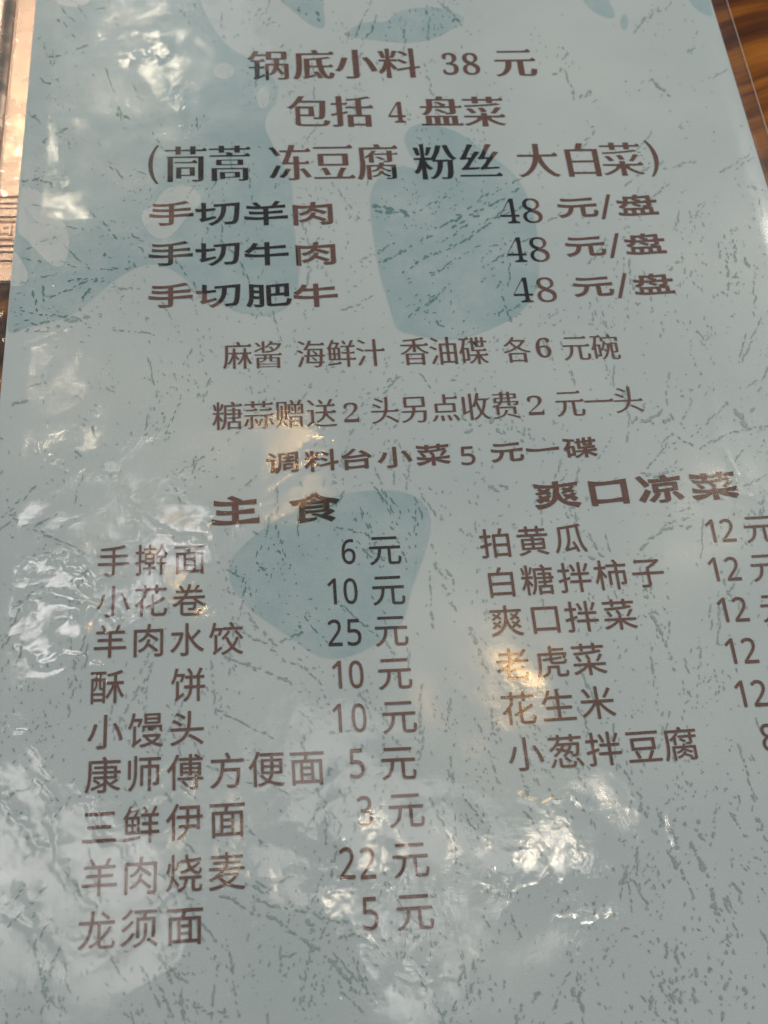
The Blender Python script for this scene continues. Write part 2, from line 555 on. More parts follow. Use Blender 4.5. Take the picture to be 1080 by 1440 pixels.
# strokes one can follow in the print: (points, width, how broken)
STROKES = [
    ([(560, 387), (600, 362), (650, 340), (700, 305), (750, 285)], 3, .25), ([(530, 372), (560, 357), (600, 333), (640, 318), (672, 303)], 3.4, .2),
    ([(612, 322), (650, 305), (690, 290), (735, 262)], 3.4, .2), ([(618, 312), (650, 300), (685, 272)], 2.4, .35), ([(525, 360), (540, 350), (560, 345)], 2.5, .3),
    ([(522, 288), (540, 292), (565, 298), (572, 302)], 5, .1), ([(522, 294), (545, 300), (560, 299)], 4, .3), ([(580, 428), (600, 442), (625, 460)], 2.6, .3),
    ([(703, 395), (708, 420), (714, 438), (718, 450)], 4, .1), ([(715, 360), (718, 380), (716, 400)], 3, .4), ([(745, 400), (765, 405)], 4, .2),
    ([(100, 285), (130, 300), (150, 316), (155, 325)], 2.6, .2), ([(170, 305), (185, 335), (200, 352)], 3, .3), ([(160, 330), (170, 345), (190, 380)], 2.6, .4),
    ([(10, 430), (40, 440), (90, 446), (125, 448)], 3, .3), ([(12, 447), (50, 455), (110, 450)], 3.2, .3), ([(20, 463), (60, 462), (100, 458)], 3, .4),
    ([(60, 395), (62, 430)], 3, .4), ([(48, 410), (52, 440)], 3.2, .4), ([(132, 395), (145, 370), (150, 350)], 3, .4), ([(100, 440), (125, 410), (135, 395)], 3, .4),
    ([(76, 80), (95, 74), (120, 65)], 3.5, .05), ([(80, 25), (92, 38), (104, 50)], 3.2, .1), ([(145, 10), (155, 22), (170, 32)], 3, .3), ([(75, 80), (62, 82)], 2, .3),
    ([(162, 140), (168, 160), (178, 165)], 5, .3), ([(166, 150), (170, 175), (176, 182)], 4, .4), ([(60, 200), (75, 190), (95, 180)], 4, .4), ([(45, 150), (52, 160), (40, 168)], 5, .4), ([(50, 110), (70, 118), (80, 112)], 3, .4),
    ([(28, 255), (50, 252), (70, 258)], 4, .2), ([(42, 288), (60, 291), (75, 294)], 2, .15), ([(36, 349), (42, 347), (58, 340), (85, 330)], 2.4, .4),
    ([(530, 20), (524, 40), (515, 52)], 2.2, .4), ([(570, 30), (568, 55), (566, 75)], 2.4, .3), ([(640, 25), (632, 40)], 3, .2), ([(440, 10), (450, 28)], 3, .3), ([(412, 8), (430, 22)], 3, .3),
    ([(915, 110), (925, 120), (940, 132)], 4, .15), ([(765, 102), (790, 104)], 4, .1), ([(816, 140), (830, 128)], 3.5, .1), ([(790, 102), (795, 80)], 2.5, .3), ([(893, 45), (905, 28), (925, 15)], 3, .2), ([(964, 75), (980, 62)], 3, .3), ([(1035, 238), (1058, 222)], 3, .05),
    ([(878, 262), (905, 240), (930, 228)], 2.5, .3), ([(910, 280), (940, 260)], 2.5, .2), ([(1042, 255), (1060, 264), (1075, 270)], 3, .3),
    ([(1020, 330), (1022, 360), (1024, 400)], 3.2, .3), ([(1030, 320), (1033, 360), (1036, 400)], 3.2, .3), ([(1042, 340), (1048, 370), (1055, 390)], 4.5, .25), ([(1010, 330), (1012, 360)], 2.5, .4),
    ([(965, 390), (975, 405), (990, 400)], 3, .5), ([(940, 380), (950, 370), (985, 355)], 4, .5), ([(960, 360), (965, 385)], 3, .5),
    ([(895, 605), (910, 590), (930, 580)], 4, .3), ([(900, 590), (925, 598), (940, 590)], 5, .3), ([(915, 560), (900, 580), (890, 595)], 4, .3), ([(935, 575), (945, 590)], 3, .3), ([(945, 610), (960, 618), (975, 625)], 3.5, .4),
    ([(1018, 560), (1025, 575), (1035, 590)], 6, .3), ([(1030, 565), (1038, 580), (1045, 595)], 6, .35), ([(1068, 598), (1070, 612)], 4, .1), ([(1057, 575), (1060, 577)], 6, 0),
    ([(820, 548), (825, 530), (835, 520)], 3, .4), ([(592, 525), (602, 540), (612, 550)], 3.5, .4), ([(655, 610), (672, 600), (690, 592)], 4.5, .35), ([(662, 600), (650, 585)], 4, .3), ([(690, 600), (705, 608)], 4, .3),
    ([(670, 682), (690, 685), (715, 682)], 5, .3), ([(685, 690), (705, 690)], 4, .3), ([(900, 665), (925, 668), (960, 660)], 4.5, .2), ([(920, 672), (945, 662)], 4, .3),
    ([(900, 775), (915, 755), (940, 742), (980, 740)], 4, .2), ([(930, 745), (950, 730), (975, 725)], 3, .3), ([(955, 720), (985, 705)], 3, .3), ([(1010, 700), (1030, 712)], 3, .3),
    ([(826, 748), (838, 768), (848, 782)], 3.2, .15), ([(830, 782), (842, 790)], 4, .2), ([(645, 735), (650, 750)], 3, .3),
    ([(605, 765), (615, 785), (630, 805), (638, 818)], 3.2, .2), ([(610, 790), (625, 812), (640, 830)], 3.2, .25), ([(622, 820), (635, 845), (645, 870)], 3.4, .25), ([(665, 890), (675, 920), (684, 945)], 5, .15), ([(660, 880), (668, 900)], 5, .2),
    ([(912, 860), (930, 890), (945, 930), (950, 945)], 3.6, .2), ([(1010, 790), (1020, 820), (1030, 850)], 3, .4),
    ([(460, 735), (480, 742), (510, 750), (515, 752)], 2.6, .2), ([(385, 765), (395, 780), (408, 800), (416, 822)], 3, .2), ([(392, 735), (394, 760), (402, 780)], 2, .4), ([(358, 790), (368, 800), (378, 812)], 3, .1), ([(350, 740), (365, 752)], 4, .3),
    ([(320, 825), (340, 850), (360, 880), (388, 908), (425, 890), (422, 880)], 3.6, .12), ([(325, 870), (350, 895), (375, 905)], 3, .2), ([(380, 910), (400, 930), (430, 940), (450, 938)], 3.2, .2), ([(345, 935), (375, 945), (400, 955), (418, 968)], 4, .2), ([(310, 920), (345, 935), (365, 940)], 3.4, .2),
    ([(540, 760), (565, 775), (572, 790)], 3, .4), ([(300, 785), (322, 802), (335, 812)], 3.5, .15), ([(570, 690), (573, 670), (577, 640)], 2.4, .4), ([(485, 690), (475, 705), (460, 718)], 2.4, .3),
    ([(20, 730), (60, 750), (95, 765), (125, 782)], 2.8, .2), ([(270, 620), (275, 640), (270, 670)], 3, .3), ([(287, 565), (292, 545), (295, 535)], 3, .2), ([(90, 640), (105, 635), (128, 650)], 4, .3), ([(40, 545), (60, 538)], 3, .1), ([(15, 568), (38, 562)], 3, .1), ([(250, 700), (275, 720), (300, 735)], 2.4, .2),
    ([(125, 590), (130, 600), (135, 620)], 4, .35), ([(0, 1128), (15, 1118), (38, 1108)], 3.4, .1), ([(230, 1108), (240, 1125)], 4, .3), ([(30, 1212), (42, 1205)], 3, .1), ([(95, 1220), (105, 1240), (115, 1258)], 5, .35), ([(80, 1200), (95, 1230), (110, 1275)], 3.4, .4),
    ([(48, 1330), (55, 1360), (62, 1390), (70, 1420)], 5, .12), ([(60, 1380), (72, 1405), (80, 1415)], 5, .15), ([(80, 1390), (84, 1405), (90, 1420)], 4, .1), ([(185, 1348), (186, 1365)], 4, .1),
    ([(222, 1335), (235, 1365), (248, 1392)], 3.4, .06), ([(255, 1400), (275, 1415), (290, 1420), (320, 1428)], 3.2, .35), ([(290, 1305), (303, 1320)], 3, .1),
    ([(300, 1255), (330, 1265), (355, 1285), (385, 1290), (410, 1310), (445, 1335)], 3.8, .12), ([(345, 1240), (365, 1250), (382, 1258)], 4, .1), ([(360, 1265), (390, 1275), (425, 1282)], 4, .15), ([(430, 1275), (450, 1290), (490, 1298), (510, 1300)], 3.6, .15), ([(432, 1292), (442, 1305)], 6, 0), ([(368, 1258), (395, 1240), (430, 1220)], 3, .1), ([(355, 1230), (375, 1250)], 3, .2),
    ([(392, 1348), (412, 1342)], 4, .1), ([(458, 1345), (475, 1362), (492, 1378), (500, 1395)], 5, .06), ([(515, 1365), (518, 1385), (516, 1398)], 4, .2), ([(470, 1320), (495, 1315), (550, 1322), (600, 1315)], 4, .35), ([(490, 1308), (505, 1305)], 4, .2),
    ([(655, 1142), (662, 1160), (672, 1178)], 4, .1), ([(900, 1128), (905, 1140), (908, 1148)], 4.5, 0), ([(922, 1135), (932, 1155), (945, 1170), (955, 1195)], 5, .1), ([(938, 1195), (950, 1215), (960, 1228)], 5, .06),
    ([(970, 1185), (985, 1210), (995, 1235), (1002, 1260), (1008, 1285)], 7, .02), ([(985, 1210), (990, 1225)], 9, 0), ([(975, 1160), (985, 1175), (998, 1185)], 5, .45), ([(955, 1150), (965, 1160), (985, 1155)], 5, .45), ([(1012, 1245), (1020, 1265), (1025, 1280)], 4.4, .2), ([(1030, 1240), (1042, 1258), (1042, 1270)], 4.5, .1), ([(1058, 1115), (1062, 1135), (1072, 1160)], 4.5, .2),
    ([(958, 1288), (962, 1305)], 4.5, 0), ([(938, 1328), (937, 1345)], 4.5, .1), ([(952, 1328), (951, 1350)], 5, .05), ([(951, 1352), (950, 1378)], 4, .3), ([(998, 1335), (996, 1360), (999, 1368)], 4, .05), ([(932, 1372), (928, 1385), (932, 1398)], 4, .1), ([(947, 1408), (946, 1395), (952, 1392)], 4, 0), ([(958, 1394), (958, 1408)], 5, 0), ([(976, 1392), (977, 1408)], 6, 0), ([(978, 1360), (980, 1370)], 7, 0), ([(1025, 1375), (1020, 1388)], 4.5, 0), ([(1015, 1400), (1015, 1435)], 4, .15), ([(1030, 1392), (1032, 1398)], 6, 0), ([(1045, 1375), (1050, 1395)], 4, .3), ([(917, 1400), (914, 1425)], 3.6, .05), ([(948, 1418), (953, 1440)], 4, .1),
    ([(855, 1332), (850, 1345)], 4.5, 0), ([(805, 1385), (806, 1400)], 5, 0), ([(818, 1388), (815, 1405), (812, 1420)], 4, .1), ([(805, 1435), (798, 1442)], 6, 0), ([(735, 1410), (728, 1430)], 4, 0), ([(650, 1355), (645, 1385)], 3.8, .1), ([(676, 1320), (678, 1350)], 3.6, .15), ([(708, 1370), (710, 1400)], 3.6, .2), ([(690, 1390), (692, 1405)], 4.4, 0), ([(640, 1405), (634, 1435)], 4.4, .1), ([(625, 1420), (618, 1440)], 5, .1), ([(665, 1380), (662, 1398)], 4, .1), ([(755, 1395), (750, 1410)], 6, .2),
    ([(720, 1290), (728, 1310), (740, 1330)], 3.6, .3), ([(870, 1300), (895, 1315)], 3.6, .3), ([(740, 1110), (745, 1140)], 2.4, .4), ([(800, 1050), (802, 1080)], 2.6, .4), ([(590, 1000), (592, 1040), (588, 1070)], 2.6, .4), ([(630, 1080), (632, 1110)], 2.6, .3), ([(690, 980), (692, 1010)], 2.4, .4), ([(930, 1000), (932, 1040)], 2.8, .4), ([(868, 1110), (864, 1135)], 3, .3),
    ([(540, 1010), (560, 1050)], 2.2, .4), ([(420, 1000), (440, 1020)], 2.4, .4), ([(95, 880), (105, 940)], 2.8, .4), ([(30, 900), (45, 960)], 3.2, .4), ([(60, 1000), (75, 1030)], 4, .4), ([(210, 930), (205, 1000)], 2.2, .5),
]
for pts, wd, gap in STROKES:
    pts = [Vector(p) for p in pts]
    for a, b in zip(pts, pts[1:]):
        L = (b - a).length
        ang = math.degrees(math.atan2(-(b.y - a.y), b.x - a.x))
        s = 0.0
        while s < L:
            step = rnd.uniform(4.0, 10)
            if rnd.random() > gap + 0.10:
                p = a + (b - a) * min(1, (s + step / 2) / max(L, .1))
                fleck(p.x + rnd.gauss(0, 1.0), p.y + rnd.gauss(0, 1.0), step * rnd.uniform(0.7, 1.4), wd * rnd.uniform(0.6, 1.5), ang + rnd.gauss(0, 11))
                if rnd.random() < 0.3:
                    fleck(p.x + rnd.gauss(0, wd * 1.2), p.y + rnd.gauss(0, wd * 1.2), rnd.uniform(1.5, 4), wd * rnd.uniform(0.3, 0.8), rnd.uniform(0, 180))
            s += step
me = mesh(fv, ff)
set_overprint(me)
link('teal_flecks', me, M_fleck, paper, kind='stuff')
print('flecks', len(ff))

# ------------------------------------------------------------------ lettering
GL = {}


def outline(ch):
    """contours of a character from Blender's own font, as polylines, em = 1"""
    if ch in GL:
        return GL[ch]
    c = bpy.data.curves.new('t', 'FONT')
    c.body = ch
    o = bpy.data.objects.new('t', c)
    S.collection.objects.link(o)
    bpy.context.view_layer.update()
    dg = bpy.context.evaluated_depsgraph_get()
    cu = o.evaluated_get(dg).to_curve(dg)
    res = []
    for s in cu.splines:
        pts = []
        B = s.bezier_points
        for i in range(len(B)):
            p0, p1 = B[i], B[(i + 1) % len(B)]
            a, b, c_, d = [Vector(q[:2]) for q in (p0.co, p0.handle_right, p1.handle_left, p1.co)]
            if (d - a).length < 1e-6:
                continue
            e = (d - a).normalized()
            dev = max(abs((b - a).cross(e)), abs((c_ - a).cross(e)))
            k = 1 if dev < 0.002 else (3 if dev < 0.03 else 6)
            for j in range(k):
                t = j / k
                pts.append(a * (1 - t) ** 3 + b * 3 * t * (1 - t) ** 2 + c_ * 3 * t * t * (1 - t) + d * t ** 3)
        keep = []
        for p in pts:
            if not keep or (p - keep[-1]).length > 0.012:
                keep.append(p)
        if len(keep) > 3 and (keep[0] - keep[-1]).length < 0.012:
            keep.pop()
        if len(keep) > 2:
            res.append(keep)
    o.evaluated_get(dg).to_curve_clear()
    bpy.data.objects.remove(o)
    GL[ch] = res
    return res


def area(P):
    return 0.5 * sum(P[i].cross(P[(i + 1) % len(P)]) for i in range(len(P)))


def crosses(A, where=False):
    """do the segments of the closed polylines cross anywhere (or which ones do)"""
    segs = []
    for P in A:
        for i in range(len(P)):
            segs.append((P[i].x, P[i].y, P[(i + 1) % len(P)].x, P[(i + 1) % len(P)].y))
    s_ = np.array(segs)
    a, b = s_[:, None, :2], s_[:, None, 2:]
    c, d = s_[None, :, :2], s_[None, :, 2:]
    def side(p, q, r):
        return (q[..., 0] - p[..., 0]) * (r[..., 1] - p[..., 1]) - (q[..., 1] - p[..., 1]) * (r[..., 0] - p[..., 0])
    e = 1e-9
    x = (side(a, b, c) * side(a, b, d) < -e * e) & (side(c, d, a) * side(c, d, b) < -e * e)
    # neighbours share an end point and do not count
    same = (np.abs(a - c).sum(-1) < 1e-7) | (np.abs(a - d).sum(-1) < 1e-7) | (np.abs(b - c).sum(-1) < 1e-7) | (np.abs(b - d).sum(-1) < 1e-7)
    x = x & ~same
    return (x.any(1) | x.any(0)) if where else bool(x.any())


def weight(C, ax, ay, serif=0.0, flare=0.0):
    """move every contour point out by ax across upright strokes and ay across level ones; add brush ends to level strokes"""
    sg = 1 if sum(area(P) for P in C) > 0 else -1
    if flare:                                # brush script: ends lift and swell, so long edges need points along them
        D_ = []
        for P in C:
            Q = []
            for i in range(len(P)):
                a, b = P[i], P[(i + 1) % len(P)]
                k = max(1, int((b - a).length / 0.10)) if abs(b.y - a.y) < abs(b.x - a.x) else 1
                Q += [a + (b - a) * (q / k) for q in range(k)]
            D_.append(Q)
        C = D_
    bad0 = crosses(C)
    sc = [[1.0] * len(P) for P in C]
    for attempt in range(12):
        out = []
        for P, sv in zip(C, sc):
            n = len(P)
            E = []
            for i in range(n):
                e = (P[(i + 1) % n] - P[i])
                e = e.normalized() if e.length > 1e-7 else Vector((1, 0))
                E.append(Vector((e.y, -e.x)) * sg)
            Q = []
            for i in range(n):
                m = E[i - 1] + E[i]
                if m.length < 0.3:
                    m = E[i].copy()
                m = m.normalized()
                m = m / max(0.7, m.dot(E[i]))
                swell = (0.55 + 1.1 * min(1.0, abs(2 * P[i].x - 1)) ** 1.5) if flare else 1.0
                Q.append(P[i] + Vector((ax * m.x, ay * swell * m.y)) * sv[i])
            out.append(Q)
        if bad0:
            break
        w_ = crosses(out, True)
        if not w_.any():
            break
        b = 0
        for P, sv in zip(C, sc):
            n = len(P)
            for i in range(n):
                if w_[b + i]:
                    for q in (i, (i + 1) % n):
                        sv[q] *= 0.5 if attempt < 10 else 0.0
            b += n
    if flare:
        out = [[Vector((p.x, p.y + 0.050 * (2 * p.x - 1) ** 2 - 0.018 * math.sin(2 * math.pi * p.x))) for p in P] for P in out]
    if not serif:
        return out
    for ci, P in enumerate(C):
        n = len(P)
        Q = [[q] for q in out[ci]]
        for i in range(n):
            j = (i + 1) % n
            e = P[j] - P[i]
            L = e.length
            if not (0.045 < L < 0.12 and (e.y * sg) / L > 0.9):
                continue
            pv, nx = (P[i] - P[i - 1]), (P[(j + 1) % n] - P[j])
            if not (pv.length > 0.10 and nx.length > 0.08 and abs(pv.y) < 0.12 * pv.length and abs(nx.y) < 0.12 * nx.length and pv.x * nx.x < 0):
                continue
            t, o = (i, j) if P[i].y > P[j].y else (j, i)
            q = out[ci][t]
            long = max(pv.length, nx.length)
            for f in (1.0, 0.6):
                save = Q[t]
                if flare:
                    if long < 0.3:
                        break
                    seq = [q + Vector((-0.20, 0)), q + Vector((-0.06, flare * 0.45 * f)), q + Vector((0.07 * f, flare * f))]
                else:
                    kk = min(1.0, long / 0.3) * f
                    seq = [q + Vector((-0.13 * kk, 0)), q + Vector((-0.05 * kk, serif * kk)), q + Vector((0.012, -0.004))]
                Q[t] = seq if t == i else seq[::-1]
                trial = [x if c2 != ci else [p for g in Q for p in g] for c2, x in enumerate(out)]
                if bad0 or not crosses(trial):
                    break
                Q[t] = save
        out[ci] = [p for g in Q for p in g]
    return out


STYLE = {   # ax, ay, serif, flare
    'song_bold': (0.030, -0.012, 0.055, 0),
    'song': (0.024, -0.015, 0.055, 0),
    'song_light': (0.010, -0.014, 0.045, 0),
    'li': (0.014, 0.020, 0, 0.055),
    'li_bold': (0.026, 0.036, 0, 0.06),
    'hei': (0.003, 0.003, 0, 0),
    'hei_thin': (-0.006, -0.002, 0, 0),
    'dig_serif': (-0.012, -0.004, 0, 0),
    'dig_thin': (-0.026, -0.006, 0, 0),
    'dig': (0.006, 0.006, 0, 0),
    'plain': (0.0, 0.0, 0, 0),
}
VPX, VPY = W0 / 2 - 272, H0 / 2 - 3143


def glyph(ch, cx, cy, wd, ht, style, slope):
    if style in ('dig_serif', 'dig_thin'):
        src = {**{str(i): chr(0x1D7CE + i) for i in range(10)}}.get(ch, ch)
    elif style == 'dig':
        src = {**{str(i): chr(0x1D7E2 + i) for i in range(10)}}.get(ch, ch)
    else:
        src = ch
    ax, ay, se, fl = STYLE[style]
    C = weight(outline(src), ax, ay, se, fl)
    if style in ('dig_serif', 'dig_thin', 'dig', 'plain'):
        xs = [p.x for P in C for p in P]
        ys = [p.y for P in C for p in P]
        mx, my = (min(xs) + max(xs)) / 2, (min(ys) + max(ys)) / 2
        kx, ky = wd / (max(xs) - min(xs)), ht / (max(ys) - min(ys))
    else:
        mx, my = 0.5, 0.38
        kx, ky = wd / 0.90, ht / 0.90
    up = Vector((VPX - cx, VPY - cy)).normalized()
    rt = Vector((1, slope))
    res = []
    for P in C:
        pts = []
        for p in P:
            q = Vector((cx, cy)) + rt * ((p.x - mx) * kx) + up * ((p.y - my) * ky)
            pts.append((q.x, q.y))
        res.append(at_np(pts))
    return res


def subdivide(me, maxlen):
    import bmesh
    bm = bmesh.new()
    bm.from_mesh(me)
    for _ in range(7):
        es = [e for e in bm.edges if e.calc_length() > maxlen]
        if not es:
            break
        bmesh.ops.subdivide_edges(bm, edges=es, cuts=1)
        bmesh.ops.triangulate(bm, faces=[f for f in bm.faces if len(f.verts) > 3])
    bm.to_mesh(me)
    bm.free()


def line(label, items):
    """items: (character, centre x, centre y, width, height, style); words and prices become parts of their own"""
    x0, y0, x1, y1 = items[0][1], items[0][2], items[-1][1], items[-1][2]
    slope = (y1 - y0) / (x1 - x0) if x1 > x0 + 60 else -0.035 - 0.02 * (x0 > 640)
    groups = [[items[0]]]
    for a, b in zip(items, items[1:]):
        gap = (b[1] - b[3] / 2) - (a[1] + a[3] / 2)
        if gap > 0.30 * max(a[4], b[4]) + 2 or (a[0] in DIG) != (b[0] in DIG):
            groups.append([])
        groups[-1].append(b)
    for g in groups:
        polys = []
        for (ch, cx, cy, wd, ht, st) in g:
            polys += glyph(ch, cx, cy, wd, ht, st, slope)
        me = filled(polys, 0.00018)
        co = np.array([v.co[:2] for v in me.vertices])
        o = overprint(co)
        bb = [(x, y) for x in np.linspace(co[:, 0].min(), co[:, 0].max(), 12) for y in np.linspace(co[:, 1].min(), co[:, 1].max(), 6)]
        o2 = overprint(np.array(bb))
        if o.min() != o.max() or o2.min() != o2.max():
            subdivide(me, 0.0007)
        set_overprint(me)
        link('price_figure' if g[0][0] in DIG else 'printed_word', me, M_text, paper, label=label if g is groups[0] else None)


DIG = set('0123456789')


def run(s, xs, ys, wd, ht, st):
    """characters at centres xs, y going from ys[0] to ys[1]"""
    n = len(s)
    out = []
    for i, ch in enumerate(s):
        y = ys[0] + (ys[1] - ys[0]) * (i / (n - 1) if n > 1 else 0)
        out.append((ch, xs[i], y, wd, ht, st))
    return out


line('bold serif line of four characters and 38, at the top', run('锅底小料', (378, 441, 500, 561), (92, 89), 53, 41, 'song_bold')
     + [('3', 633, 90, 22, 31, 'dig_serif'), ('8', 662, 90, 24, 31, 'dig_serif')] + run('元', (724,), (88, 88), 54, 40, 'song_bold'))
line('bold serif line with a lone 4 in the middle', run('包括', (434, 495), (157, 157), 54, 43, 'song_bold') + [('4', 558, 158, 24, 29, 'dig_serif')]
     + run('盘菜', (620, 680), (157, 157), 54, 42, 'song_bold'))
line('large serif line in round brackets', [('(', 216, 232, 15, 54, 'plain')] + run('茼蒿', (261, 323), (231, 230), 56, 50, 'song')
     + run('冻豆腐', (408, 469, 531), (229, 228), 55, 50, 'song') + run('粉丝', (612, 674), (228, 227), 56, 50, 'song')
     + run('大白菜', (756, 819, 874), (226, 224), 54, 48, 'song') + [(')', 918, 223, 15, 52, 'plain')])
for (s, xs, y, dx, dy, d4, d8, yd, yx, sx, px, lab) in [
    ('手切羊肉', (241, 307, 374, 440), 301, 0, 0, 716, 748, 297, 812, 852, 896, 'first of the three wide brush script lines priced 48'),
    ('手切牛肉', (240, 307, 375, 444), 357.5, 0, 0, 726, 758, 351.5, 823, 864, 907, 'second of the three wide brush script lines priced 48'),
    ('手切肥牛', (240, 308, 378, 444), 416, 0, 0, 735, 768, 408, 834, 875, 919, 'third of the three wide brush script lines priced 48'),
]:
    line(lab, run(s, xs, (y, y - .5), 60, 31, 'li') + [('4', d4, yd, 27, 35, 'dig_thin'), ('8', d8, yd - .5, 27, 35, 'dig_thin')]
         + run('元', (yx,), (yd - 5, 0), 54, 28, 'li') + [('/', sx, yd - 6, 19, 35, 'plain')] + run('盘', (px,), (yd - 8, 0), 54, 29, 'li'))
line('small serif line ending in the price 6', run('麻酱', (334, 377), (500, 499), 38, 38, 'song_light') + run('海鲜汁', (437, 480, 521), (498, 496), 38, 38, 'song_light')
     + run('香油碟', (583, 624, 666), (494, 493), 38, 39, 'song_light') + run('各', (727,), (492, 0), 36, 36, 'song_light')
     + [('6', 764, 489, 21, 28, 'dig_serif')] + run('元碗', (810, 851), (489, 488), 37, 36, 'song_light'))
line('small serif line with the figure 2 twice', run('糖蒜赠送', (320, 364, 408, 452), (585, 581), 40, 39, 'song_light') + [('2', 494, 580, 21, 27, 'dig_thin')]
     + run('头另点收费', (541, 583, 626, 668, 711), (577, 570), 38, 38, 'song_light') + [('2', 753, 570, 22, 27, 'dig_thin')]
     + run('元一头', (801, 842, 883), (567, 562), 39, 38, 'song_light'))
line('wide brush script line with a thin 5', run('调料台小菜', (398, 452, 501, 555, 609), (651, 640), 45, 28, 'li') + [('5', 658, 641, 20, 26, 'dig')]
     + run('元一碟', (713, 763, 816), (636, 630), 44, 27, 'li'))
line('two large script characters heading the left column', run('主食', (331, 442), (718, 714), 64, 39, 'li_bold'))
line('four large script characters heading the right column', run('爽口凉菜', (783, 856, 929, 1004), (696, 684), 60, 36, 'li_bold'))

HL = 'hei'
LEFT = [
    ('手擀面', (160, 213, 267), (789, 786), '6', (490,), 776, 541, 773, 'top dish line of the left column, priced 6'),
    ('小花卷', (159, 212, 266), (846, 844), '10', (467, 493), 832, 546, 829, 'second dish line of the left column, priced 10'),
    ('羊肉水饺', (155, 209, 263, 318), (902, 898), '25', (471, 498), 890, 550, 886, 'left column dish line priced 25'),
    ('酥饼', (151, 265), (966, 963), '10', (474, 501), 949, 555, 946, 'left column line of two widely spaced characters'),
    ('小馒头', (148, 205, 263), (1029, 1024), '10', (474, 505), 1010, 561, 1007, 'left column line of three characters priced 10, below the spaced pair'),
    ('康师傅方便面', (145, 202, 261, 320, 375, 432), (1090, 1079), '5', (502,), 1074, 560, 1072, 'left column line of six characters'),
    ('三鲜伊面', (140, 199, 260, 320), (1163, 1152), '3', (513,), 1141, 571, 1138, 'left column dish line priced 3'),
    ('羊肉烧麦', (140, 198, 259, 319), (1234, 1225), '22', (488, 517), 1214, 577, 1208, 'left column dish line priced 22'),
    ('龙须面', (136, 196, 260), (1309, 1301), '5', (521,), 1285, 583, 1281, 'bottom dish line of the left column'),
]
for i, (s, xs, ys, d, dx, dy, yx, yy, lab) in enumerate(LEFT):
    k = (ys[0] - VPY) / (789 - VPY)
    it = run(s, xs, ys, 44 * k, 42 * k * (1 + .012 * i), HL)
    it += [(c, dx[j], dy - .6 * j, (19 if c != '1' else 12) * k, 35 * k * k, 'dig') for j, c in enumerate(d)]
    it += run('元', (yx,), (yy, 0), 44 * k, 42 * k * (1 + .012 * i), HL)
    line(lab, it)
RIGHT = [
    ('拍黄瓜', (697, 749, 801), (764, 757), '12', (999, 1023), 747, 1068, 743, 'top dish line of the right column'),
    ('白糖拌柿子', (705, 756, 808, 859, 911), (819, 805), '12', (1003, 1030), 801, 1078, 797, 'second dish line of the right column, five characters'),
    ('爽口拌菜', (712, 767, 818, 871), (873, 864), '12', (1016, 1041), 858, 1092, 854, 'third dish line of the right column'),
    ('老虎菜', (721, 776, 828), (934, 927), '12', (1027, 1054), 916, 1106, 912, 'fourth dish line of the right column'),
    ('花生米', (729, 785, 840), (996, 988), '12', (1041, 1068), 976, 1120, 972, 'fifth dish line of the right column'),
    ('小葱拌豆腐', (739, 796, 849, 905, 957), (1060, 1046), '8', (1081,), 1037, 1134, 1033, 'bottom dish line of the right column, priced 8'),
]
for i, (s, xs, ys, d, dx, dy, yx, yy, lab) in enumerate(RIGHT):
    k = (ys[0] - VPY) / (764 - VPY)
    it = run(s, xs, ys, 43 * k, 40 * k * (1 + .012 * i), HL)
    it += [(c, dx[j], dy - 1.2 * j, (19 if c != '1' else 12) * k, 33 * k * k, 'dig') for j, c in enumerate(d)]
    it += run('元', (yx,), (yy, 0), 43 * k, 40 * k, HL)
    line(lab, it)

# ------------------------------------------------------------------ the film over the sheet
rng = np.random.default_rng(11)
G = 0.0005
x0, x1 = XL - RIM, XR + RIM
nx, ny = int((x1 - x0) / G) + 1, int((YT - YB + 2 * RIM) / G) + 1
gx = np.linspace(x0, x1, nx)
gy = np.linspace(YB - RIM, YT + RIM, ny)
GX, GY = np.meshgrid(gx, gy)
print('film grid', nx, ny)


def to_px(X, Y):
    Rn = np.array(R)
    P = np.stack([X - CAM.x, Y - CAM.y, np.full_like(X, -CAM.z)], -1) @ Rn
    return W0 / 2 + P[..., 0] / -P[..., 2] * F, H0 / 2 - P[..., 1] / -P[..., 2] * F


PX, PY = to_px(GX, GY)


def noise(wl, seed, aniso=1.0, rot=0.0):
    """smooth random field with features about wl metres across, unit deviation"""
    r = np.random.default_rng(seed).standard_normal((ny, nx))
    fy = np.fft.fftfreq(ny, G)[:, None]
    fx = np.fft.rfftfreq(nx, G)[None, :]
    u = fx * math.cos(rot) + fy * math.sin(rot)
    q = (-fx * math.sin(rot) + fy * math.cos(rot))
    f2 = (u * aniso) ** 2 + q ** 2
    H = np.exp(-f2 * (wl * 0.9) ** 2)
    z = np.fft.irfft2(np.fft.rfft2(r) * H, s=(ny, nx))
    return z / z.std()


def blob(cx, cy, rx, ry, rot=0, soft=1.0):
    a = math.radians(rot)
    dx, dy = PX - cx, PY - cy
    u = dx * math.cos(a) + dy * math.sin(a)
    q = -dx * math.sin(a) + dy * math.cos(a)
    return np.exp(-((u / rx) ** 2 + (q / ry) ** 2) ** soft)


